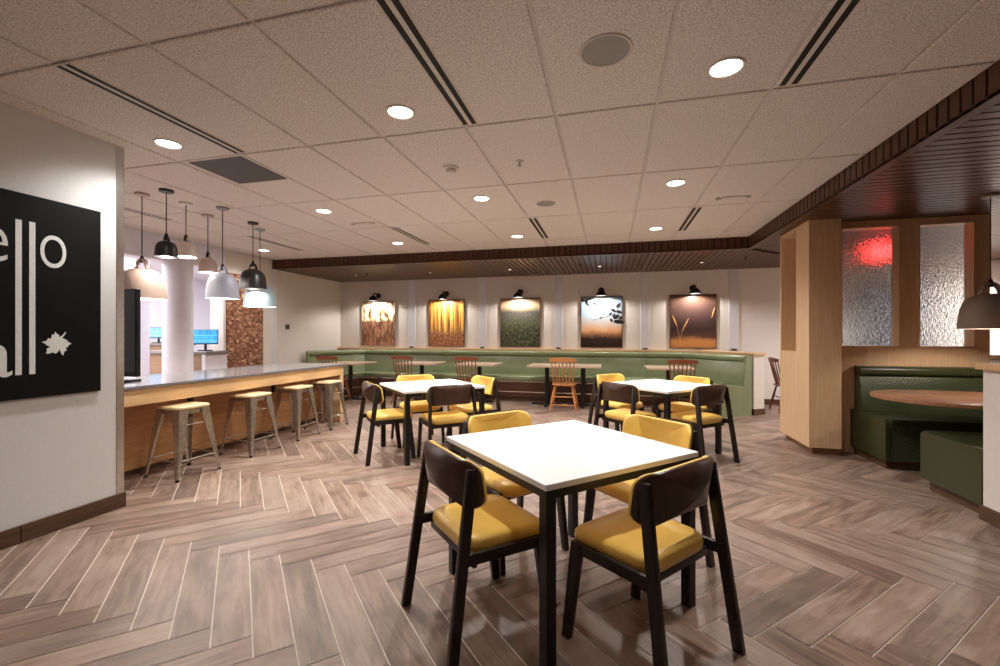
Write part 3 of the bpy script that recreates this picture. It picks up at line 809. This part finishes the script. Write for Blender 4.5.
# ------------------------------------------------------------------ windsor chairs
def windsor(mat):
    t = thing('windsor_chair', '', 'chair')
    out = [(x, y) for x, y in rrect(.43, .41, .12, 6, .1)]
    b = MB(); b.pad(out, lambda s, q, o: (s, q, o - (.010 * (1 - min(1, (s / .2) ** 2)) if o > .455 else 0)), [(0, .425), (.7, .425), (.92, .432), (1, .445), (.99, .458), (.9, .463), (.5, .463), (0, .463)]); b.build('seat', mat, t, 50)
    for sx in (-1, 1):
        for sy in (-1, 1):
            p0, p1 = Vector((sx * .225, sy * .215, 0)), Vector((sx * .145, sy * .13, .43))
            pts = [p0.lerp(p1, k / 8) for k in range(9)]
            b = MB(); b.tube(pts, [.011, .013, .016, .018, .019, .019, .018, .016, .013], 10); b.build('leg', mat, t, 40)
        a, c = Vector((sx * .20, -.19, .14)), Vector((sx * .20, .19, .14))
        b = MB(); b.tube([a.lerp(c, k / 4) for k in range(5)], [.008, .011, .012, .011, .008], 8); b.build('stretcher', mat, t, 40)
    for yy, zz in ((-.168, .245), (-.196, .11)):
        b = MB(); b.tube([(-.18 - (.245 - zz) * .15, yy, zz), (0, yy, zz), (.18 + (.245 - zz) * .15, yy, zz)], [.008, .011, .008], 8); b.build('stretcher', mat, t, 40)
    for k in range(7):
        u = (k - 3) / 3
        p0 = Vector((u * .155, -.165 + .03 * u * u, .455)); p1 = Vector((u * .19, -.26 + .035 * u * u, .855))
        b = MB(); b.tube([p0.lerp(p1, q / 5) for q in range(6)], [.009, .011, .012, .011, .010, .009], 8); b.build('spindle', mat, t, 40)
    b = MB(); n = 14; V = []
    for k in range(n + 1):
        u = -1 + 2 * k / n; x = u * .225; y = -.262 + .035 * u * u; h = .036 * (1 - .25 * u * u)
        V += [(x, y - .010, .842 + .003 * u * u), (x, y + .010, .842 + .003 * u * u), (x, y + .007, .842 + 2 * h), (x, y - .010, .842 + 2 * h)]
    F = [[4 * k + q, 4 * k + (q + 1) % 4, 4 * k + 4 + (q + 1) % 4, 4 * k + 4 + q] for k in range(n) for q in range(4)] + [[0, 1, 2, 3], [4 * n + q for q in (3, 2, 1, 0)]]
    b.add(V, F); b.build('crest_rail', mat, t, 35)
    return t
wd = [(-5.05, 7.22, 0, 'windsor_red', 'red brown spindle-back chair at the leftmost booth table, half behind the counter'),
      (-3.74, 7.62, 0, 'windsor_red', 'red brown spindle-back chair second from left, behind a yellow chair'),
      (-2.50, 7.62, 0, 'windsor_red', 'red brown spindle-back chair third from left along the long bench'),
      (-.765, 7.58, 0, 'windsor_light', 'honey coloured spindle-back chair at the long two-post table'),
      (1.10, 7.50, 0, 'windsor_red', 'red brown spindle-back chair near the right end of the long bench'),
      (2.93, 8.33, -PI / 2, 'windsor_dark', 'dark spindle-back chair glimpsed past the low divider beside the wood pillar')]
base = {}
for x, y, rz, mk, lab in wd:
    if mk not in base:
        r = windsor(M[mk]); base[mk] = r; r.location = (x, y, 0); r.rotation_euler = (0, 0, rz); r['label'] = lab; r['group'] = 'spindle-back chairs'
    else: dup(base[mk], (x, y, 0), rz, lab, 'spindle-back chairs')

# ------------------------------------------------------------------ bench tables
def cafe_table(x, w, posts, lab, y=8.06, d=.72):
    t = thing('cafe_table', lab, 'table', (x, y, 0), 0, 'tables along the long bench')
    b = MB(); b.box(-w / 2, -d / 2, .715, w / 2, d / 2, .748, .004); b.build('tabletop', M['table_wood'], t)
    for px in posts:
        b = MB(); b.lathe([(0, .03), (.042, .03), (.042, .70), (0, .70)], (px, 0, 0), 20); b.box(px - .17, -.17, .70, px + .17, .17, .716, .003); b.build('post', M['black_metal'], t, 40)
        b = MB()
        for a in (0, PI / 2):
            R = Matrix.Translation((px, 0, 0)) @ Matrix.Rotation(a, 4, 'Z')
            b.prism([(-.28, -.022), (-.06, -.036), (.06, -.036), (.28, -.022), (.28, .022), (.06, .036), (-.06, .036), (-.28, .022)], .008, .038, .004, mat=R)
            for s in (-1, 1):
                q = R @ Vector((s * .26, 0, 0)); b.lathe([(0, 0), (.02, 0), (.02, .012), (0, .012)], (q.x, q.y, 0), 10)
        b.build('base', M['black_metal'], t)
cafe_table(-5.05, .76, [0], 'pale wood cafe table at the left corner of the long bench', 7.75)
cafe_table(-3.64, .76, [0], 'pale wood cafe table below the golden forest picture')
cafe_table(-2.44, .76, [0], 'pale wood cafe table near the green meadow picture')
cafe_table(-.80, 1.30, [-.33, .33], 'long pale wood table on two black posts')
cafe_table(.98, .76, [0], 'pale wood cafe table below the wheat picture', 7.95)

# ------------------------------------------------------------------ bar counter and stools
c = thing('bar_counter', 'long wood bar counter with grey stone top behind the sign wall', 'counter', (-4.4, 4.2, 0))
b = MB(); b.box(-.50, -1.64, .835, .515, 1.63, .862, .003); b.build('worktop', M['stone'], c)
b = MB(); b.box(.445, -1.64, .695, .495, 1.61, .835, .003); b.build('apron', M['oak_y'], c)
b = MB(); b.box(-.45, 1.53, 0, .495, 1.61, .695, .003); b.box(.445, 1.53, .69, .4951, 1.6101, .70); b.build('end_panel', M['oak_v'], c)
b = MB(); b.box(.07, -1.64, .05, .11, 1.53, .835); b.build('back_panel', M['counter_panel'], c)
b = MB(); b.box(.03, -1.64, 0, .095, 1.53, .05); b.build('toe_kick', M['plinth_y'], c)
b = MB(); b.box(.11, -1.64, .80, .445, 1.53, .834); b.build('underside', M['counter_panel'], c)
for yy in (-.55, .62):
    b = MB(); b.box(.11, yy - .025, .78, .44, yy + .025, .80); b.box(.11, yy - .025, .55, .13, yy + .025, .78); b.build('support_bracket', M['black_metal'], c)

def stool():
    t = thing('bar_stool', '', 'stool')
    b = MB(); out = rrect(.315, .315, .045, 5)
    b.pad(out, lambda s, q, o: (s, q, o), [(0, .618), (.9, .618), (1, .624), (1, .640), (.96, .647), (.5, .647), (0, .647)]); b.build('seat', M['stool_seat'], t, 40)
    b = MB()
    z0 = .57
    b.box(-.135, -.135, z0, .135, .135, .618, .004); b.build('seat_pan', M['gunmetal'], t)
    for sx in (-1, 1):
        for sy in (-1, 1):
            # folded sheet-metal corner leg : L section, wide at the top
            b = MB(); T = Vector((sx * .146, sy * .146, .615)); B = Vector((sx * .212, sy * .212, 0))
            rows = []
            for f, wdt in ((0, .028), (.12, .032), (.5, .056), (.85, .080), (1, .086)):
                p = B.lerp(T, f); e = .006
                rows.append([p + Vector((-sx * wdt, 0, 0)), p + Vector((-sx * e, 0, 0)), p + Vector((0, -sy * e, 0)), p + Vector((0, -sy * wdt, 0)), p + Vector((-sx * .004, -sy * wdt, 0)), p + Vector((-sx * .008, -sy * .008, 0)), p + Vector((-sx * wdt, -sy * .004, 0))])
            n = 7; V = [v for r in rows for v in r]
            F = [[i * n + k, i * n + (k + 1) % n, (i + 1) * n + (k + 1) % n, (i + 1) * n + k] for i in range(4) for k in range(n)] + [list(range(n)), [4 * n + k for k in range(n)]]
            b.add(V, F); lg = b.build('leg', M['gunmetal'], t)
            b = MB(); b.lathe([(0, 0), (.016, 0), (.014, .02), (0, .02)], (sx * .200, sy * .200, .001), 10); b.build('rubber_foot', M['black_matte'], lg)
            b = MB(); b.box(sx * .128 - .008, sy * .128 - .008, .50, sx * .128 + .008, sy * .128 + .008, .52); b.build('bumper', M['black_matte'], lg)
    r = .186
    for a, c_ in (((-r, -r), (r, -r)), ((r, -r), (r, r)), ((r, r), (-r, r)), ((-r, r), (-r, -r))):
        b = MB(); b.tube([(a[0], a[1], .17), (c_[0], c_[1], .17)], .006, 8); b.build('footrest_bar', M['gunmetal'], t, 40)
    r = .155
    for a, c_ in (((-r, -r), (r, -r)), ((r, -r), (r, r)), ((r, r), (-r, r)), ((-r, r), (-r, -r))):
        b = MB(); b.tube([(a[0], a[1], .48), (c_[0], c_[1], .48)], .003, 6); b.build('brace_bar', M['gunmetal'], t, 40)
    return t
st = stool()
sl = ['metal bar stool with pale wood seat, nearest the sign wall', 'metal bar stool with pale wood seat, second from the sign wall', 'metal bar stool with pale wood seat, third from the sign wall', 'metal bar stool with pale wood seat at the far end of the counter']
for i, (x, y, rz) in enumerate(((-3.875, 3.235, -.07), (-3.875, 4.025, -.02), (-3.885, 4.75, 0), (-3.885, 5.38, .03))):
    if i == 0: st.location = (x, y, 0); st.rotation_euler = (0, 0, rz); st['label'] = sl[0]; st['group'] = 'bar stools at the counter'
    else: dup(st, (x, y, 0), rz, sl[i], 'bar stools at the counter')

# black display standing on the counter
t = thing('display_panel', 'tall black display panel standing on the counter beside the wall end', 'display', (-4.25, 3.08, .862))
b = MB(); b.box(-.44, -.025, .05, .04, .02, .86, .006); b.build('screen_housing', M['black_matte'], t)
b = MB(); b.box(-.43, -.028, .10, .03, -.024, .845); b.build('screen', M['black_metal'], t)
b = MB(); b.box(-.36, -.10, 0, -.06, .10, .02, .004); b.box(-.24, -.01, .02, -.18, .02, .06); b.build('foot', M['black_metal'], t)
b = MB(); b.box(.04, -.01, .42, .048, .01, .50); b.build('side_button', M['black_metal'], t)

# lobby desk with tills
def desk(x0, x1, y0, y1, h, lab):
    t = thing('service_desk', lab, 'desk', ((x0 + x1) / 2, (y0 + y1) / 2, 0), 0, 'desks in the lobby')
    w, d = (x1 - x0) / 2, (y1 - y0) / 2
    b = MB(); b.box(-w + .02, -d + .04, 0, w - .12, d, h - .045); b.build('desk_body', M['desk'], t)
    b = MB(); b.box(-w, -d, h - .045, w, d, h, .004); b.build('desk_top', M['desk_top'], t)
    b = MB(); b.box(w - .12, -d + .02, 0, w - .05, d, h - .045); b.build('side_panel', M['kitchen'], t)
desk(-7.25, -6.06, 5.44, 5.855, 1.04, 'tan desk with grey top in the lobby, right of the white round column')
desk(-9.85, -8.75, 7.05, 7.6, 1.12, 'tan desk deep in the lobby, left of the white round column')
def till(x, y, z, rz, lab):
    t = thing('till_screen', lab, 'screen', (x, y, z), rz, 'blue screens on the lobby desk')
    b = MB(); b.box(-.10, -.08, 0, .10, .08, .015, .004); b.tube([(0, .02, .015), (0, .025, .17)], .02, 10); b.build('stand', M['black_metal'], t)
    R = Matrix.Translation((0, -.01, .225)) @ Matrix.Rotation(-.25, 4, 'X')
    b = MB(); b.box(-.175, -.015, -.12, .175, .02, .12, .006, mat=R); b.build('bezel', M['black_metal'], t)
    b = MB(); b.box(-.163, -.019, -.108, .163, -.0145, .108, mat=R); b.build('display', M['screen'], t)
till(-6.29, 5.62, 1.04, .75, 'blue lit till screen right of the white column')
till(-9.40, 7.28, 1.12, .75, 'blue lit till screen left of the white column')

# ------------------------------------------------------------------ pendants
def bell(R, H, ring):
    k = R / .25
    prof = [(0, H), (R * .30, H), (R * .48, H * .965), (R * .66, H * .90), (R * .81, H * .78), (R * .91, H * .58), (R * .965, H * .30), (R, 0), (R - .006, 0), (R * .955, H * .27), (R * .89, H * .51), (R * .78, H * .72), (R * .64, H * .85), (R * .3, H * .965), (0, H * .965)]
    return prof
def pendant(x, y, zr, R, H, mat, lab, zc=ZC, pw=14):
    t = thing('pendant_lamp', lab, 'pendant lamp', (x, y, zr), 0, 'bell pendants')
    b = MB(); b.lathe(bell(R, H, 0), n=40); sh = b.build('lamp_shade', mat, t, 50)
    a = R * .34
    b = MB(); b.tube([(a * math.cos(PI * k / 10), 0, H - .008 + a * 1.4 * math.sin(PI * k / 10)) for k in range(11)], max(.011, R * .095), 10); b.build('loop_handle', mat, t, 180)
    ztop = H + a * 1.4
    b = MB(); b.lathe([(0, ztop + .035), (.012, ztop + .03), (.022, ztop - .015), (.018, ztop - .035), (0, ztop - .04)], n=12); b.build('cord_grip', M['black_metal'], t, 60)
    b = MB(); b.tube([(0, 0, ztop), (0, 0, zc - zr - .02)], .0045, 8); b.build('cord', M['black_metal'], t)
    b = MB(); b.lathe([(0, zc - zr), (.062, zc - zr), (.062, zc - zr - .018), (.055, zc - zr - .024), (0, zc - zr - .024)], n=28); b.build('ceiling_canopy', mat, t, 40)
    b = MB(); b.lathe([(0, H * .72), (.02, H * .7), (.03, H * .52), (.024, H * .42), (0, H * .38)], n=16); b.build('bulb', M['bulb'], sh, 180)
    light('POINT', 'pendant_light', (x, y, zr + H * .3), pw, (1, .93, .84), shadow_soft_size=.03)
pendant(-4.53, 3.344, 1.657, .207, .30, M['shade_tan'], 'large blush bell pendant nearest the sign wall')
pendant(-4.19, 3.321, 2.055, .098, .155, M['shade_black'], 'small black bell pendant high beside the large blush one')
pendant(-4.40, 3.700, 2.130, .104, .16, M['shade_white'], 'small white bell pendant in front of the white column')
pendant(-4.59, 4.134, 2.03, .098, .17, M['shade_tan'], 'small blush bell pendant right of the white column')
pendant(-4.162, 3.93, 1.700, .164, .275, M['shade_grey'], 'medium grey bell pendant over the middle of the counter')
pendant(-4.347, 4.549, 1.872, .155, .25, M['shade_black'], 'medium black bell pendant over the far part of the counter')
pendant(-4.524, 4.851, 1.672, .20, .29, M['shade_blue'], 'large pale blue bell pendant lowest and farthest along the counter')
pendant(3.29, 4.83, 1.352, .212, .31, M['shade_taupe'], 'large taupe bell pendant over the booth table at right', ZS, 16)

# ------------------------------------------------------------------ ceiling fixtures
rows = [(.72,), (2.52,), (4.32,), (6.11,)]
xs = (-3.16, -1.285, .595)
rn = {2.52: 'first', 4.32: 'second', 6.11: 'third'}
cn = {-3.16: 'left', -1.285: 'middle', .595: 'right'}
PW = {2.52: 84, 4.32: 140, 6.11: 150}
def downlight(x, y, lab, zc=ZC, r=.075, mat='lamp', pw=70, trim='white_metal', size=2.55, name='recessed_downlight', col=(1, .985, .95)):
    t = thing(name, lab, 'ceiling light', (x, y, zc), 0, 'recessed downlights')
    b = MB(); b.lathe([(r, -.001), (r + .004, -.007), (r + .016, -.007), (r + .02, 0), (r + .02, .004), (r, .004)], n=36); b.build('trim_ring', M[trim], t, 40)
    b = MB(); b.lathe([(0, -.004), (r * .8, -.003), (r, -.001), (r, .003), (0, .003)], n=32); b.build('lens', M[mat], t, 60)
    light('SPOT', 'downlight_beam', (x, y, zc - .03), pw, col, spot_size=size, spot_blend=1.0, shadow_soft_size=.06)
for (y,) in rows:
    for x in xs:
        if y < 1:
            light('SPOT', 'downlight_beam', (x, y, ZC - .03), 13, (1, .985, .95), spot_size=2.35, spot_blend=.7, shadow_soft_size=.06)
            continue
        downlight(x, y, 'round lit downlight, %s of the three in the %s row from the camera' % (cn[x], rn[y]), pw=PW[y] * (.8 if y < 3 and x < -3 else 1))
downlight(-5.61, 6.10, 'round lit downlight beyond the pendants near the mosaic panel')
for x, nm in ((-5.165, 'brown grass'), (-3.488, 'golden forest'), (-1.85, 'green meadow'), (-.18, 'branch'), (1.535, 'wheat')):
    downlight(x, 8.12, 'tiny downlight in the timber soffit in front of the %s picture' % nm, ZS, .035, 'lamp_soft', 26, 'walnut_x', 1.7, 'soffit_downlight')
def slot(x, y0, y1, lab):
    t = thing('slot_diffuser', lab, 'air vent', (x, (y0 + y1) / 2, ZC), 0, 'linear slot diffusers')
    h = (y1 - y0) / 2; b = MB()
    for a, c_ in ((-.054, -.046), (-.013, .013), (.046, .054)): b.box(a, -h, -.005, c_, h, .006, .001)
    b.box(-.05, -h - .008, -.004, .05, -h, .006); b.box(-.05, h, -.004, .05, h + .008, .006); b.build('frame', M['white_metal'], t)
    for a, c_ in ((-.046, -.013), (.013, .046)):
        b = MB(); b.box(a, -h, -.003, c_, h, .004); b.build('slot', M['black_matte'], t)
slot(-2.77, 1.645, 2.775, 'black two-slot ceiling diffuser at upper left, beside the square grille')
slot(-.905, 1.645, 2.775, 'black two-slot ceiling diffuser at top centre')
slot(.975, 1.645, 2.775, 'black two-slot ceiling diffuser at top right')
slot(-.91, 5.21, 6.31, 'black two-slot diffuser near the soffit, middle of the far three')
slot(.945, 5.21, 6.31, 'black two-slot diffuser near the soffit, right of the far three')
slot(-2.755, 5.21, 6.31, 'black two-slot diffuser near the soffit, left of the far three')
slot(-5.25, 3.1, 4.2, 'thin black diffuser seen just right of the wall end, behind the cords')
slot(-5.0, 5.15, 6.25, 'thin black diffuser beyond the black pendant')
t = thing('return_air_grille', 'square grey perforated grille in the ceiling at left', 'air vent', (-3.08, 3.085, ZC))
b = MB(); b.box(-.29, -.285, -.004, .29, -.262, .004); b.box(-.29, .262, -.004, .29, .285, .004); b.box(-.29, -.262, -.004, -.267, .262, .004); b.box(.267, -.262, -.004, .29, .262, .004); b.build('frame', M['white_metal'], t)
b = MB(); b.box(-.267, -.262, -.001, .267, .262, .004); b.build('perforated_face', M['perf'], t)
for x, y, r, lab in ((-.02, 2.223, .127, 'large round grey ceiling speaker near the camera'), (-.664, 4.66, .105, 'smaller round grey ceiling speaker farther away')):
    t = thing('ceiling_speaker', lab, 'speaker', (x, y, ZC), 0, 'ceiling speakers')
    b = MB(); b.lathe([(r - .012, -.002), (r - .008, -.007), (r, -.006), (r + .003, 0), (r - .012, .002)], n=44); b.build('rim', M['ceil_metal'], t, 40)
    b = MB(); b.lathe([(0, -.005), (r * .6, -.0045), (r - .011, -.003), (r - .011, .002), (0, .002)], n=44); b.build('grille', M['grey_metal'], t, 60)
t = thing('smoke_detector', 'round beige smoke detector in the middle of the ceiling', 'detector', (-1.302, 3.471, ZC))
b = MB(); b.lathe([(0, 0), (.07, 0), (.07, -.008), (.05, -.014), (0, -.014)], n=28); b.build('base', M['ceil_metal'], t, 40)
b = MB(); b.lathe([(.042, -.012), (.044, -.03), (.036, -.042), (0, -.045)], n=24); b.build('sensor_head', M['white_metal'], t, 40)
def sprinkler(x, y, zc, lab, m='ceil_metal'):
    t = thing('ceiling_sprinkler', lab, 'sprinkler', (x, y, zc), 0, 'sprinkler heads')
    b = MB(); b.lathe([(0, 0), (.032, 0), (.03, -.006), (.012, -.008), (0, -.008)], n=20); b.build('escutcheon', M[m], t, 40)
    b = MB(); b.tube([(0, 0, -.006), (0, 0, -.04)], .008, 8); b.lathe([(0, -.040), (.018, -.040), (.018, -.044), (0, -.044)], n=12); b.build('head', M['steel' if m == 'ceil_metal' else 'black_metal'], t, 40)
sprinkler(-.71, 3.467, ZC, 'small sprinkler head right of the smoke detector')
sprinkler(-4.79, 7.93, ZS, 'small dark sprinkler in the soffit, leftmost', 'black_metal')
sprinkler(-.51, 7.84, ZS, 'small dark sprinkler in the soffit, middle', 'black_metal')
sprinkler(2.12, 7.75, ZS, 'small dark sprinkler in the soffit beside the wood pillar', 'black_metal')
def emergency(x, y, lab):
    t = thing('emergency_light', lab, 'emergency light', (x, y, ZC), 0, 'two-headed emergency lights')
    b = MB(); b.box(-.11, -.04, -.014, .11, .04, 0, .004); b.build('housing', M['ceil_metal'], t)
    for s in (-1, 1):
        b = MB(); b.lathe([(0, 0), (.024, 0), (.026, -.018), (.02, -.022), (0, -.022)], (s * .14, 0, -.002), 16); b.build('lamp_head', M['ceil_metal'], t, 40)
emergency(1.224, 4.905, 'beige two-headed emergency light on the ceiling at right')
emergency(-3.02, 4.905, 'beige two-headed emergency light on the ceiling at left')

# red sign glowing behind the frosted glass
t = thing('lit_sign', 'red glowing sign blurred behind the left frosted window', 'sign', (3.30, 6.5, ZS))
b = MB(); b.tube([(0, 0, 0), (0, 0, -.11)], .012, 8); b.build('stem', M['white_metal'], t)
b = MB(); b.box(-.105, -.02, -.27, .105, .02, -.11, .005); b.build('housing', M['white_metal'], t)
b = MB(); b.box(-.095, -.024, -.26, .095, -.0195, -.12); b.build('face', M['red'], t)

# ------------------------------------------------------------------ more light
light('AREA', 'lobby_ceiling_light', (-7.9, 4.4, 2.63), 320, (.96, .96, 1), shape='RECTANGLE', size=2.0, size_y=5.0)
for hx, hy, hp in ((5.1, 7.7, 200), (3.0, 7.3, 80), (5.95, 8.2, 170)):  # added spots without fixtures, brighten the hall seen through the frosted panes
    light('SPOT', 'hall_fill_spot', (hx, hy, ZS - .03), hp, (1, .97, .94), spot_size=2.6, spot_blend=.6, shadow_soft_size=.06)
b = MB(); b.box(-8.95, 1.85, 2.642, -6.85, 6.95, 2.66); o = b.build('ceiling_lobby_panel', M['kitchen']); struct(o)
w = bpy.data.worlds.new('world'); SC.world = w; w.use_nodes = True
w.node_tree.nodes['Background'].inputs[0].default_value = (1, .9, .8, 1); w.node_tree.nodes['Background'].inputs[1].default_value = .05

# ------------------------------------------------------------------ camera
cam = bpy.data.cameras.new('camera'); co = bpy.data.objects.new('camera', cam); COL.objects.link(co)
cam.sensor_width = 36; cam.lens = 435.5 * 36 / 1000; cam.shift_y = 1.7 / 1000
cam.clip_start = .05
co.location = (0, 0, 1.30); co.rotation_euler = (PI / 2, 0, .2468)
SC.camera = co
SC.view_settings.view_transform = 'Standard'; SC.view_settings.look = 'None'; SC.view_settings.gamma = 1; SC.view_settings.use_curve_mapping = False
SC.view_settings.exposure = 0.36
SC.cycles.max_bounces = 10; SC.cycles.diffuse_bounces = 5
SC.cycles.sample_clamp_indirect = 6
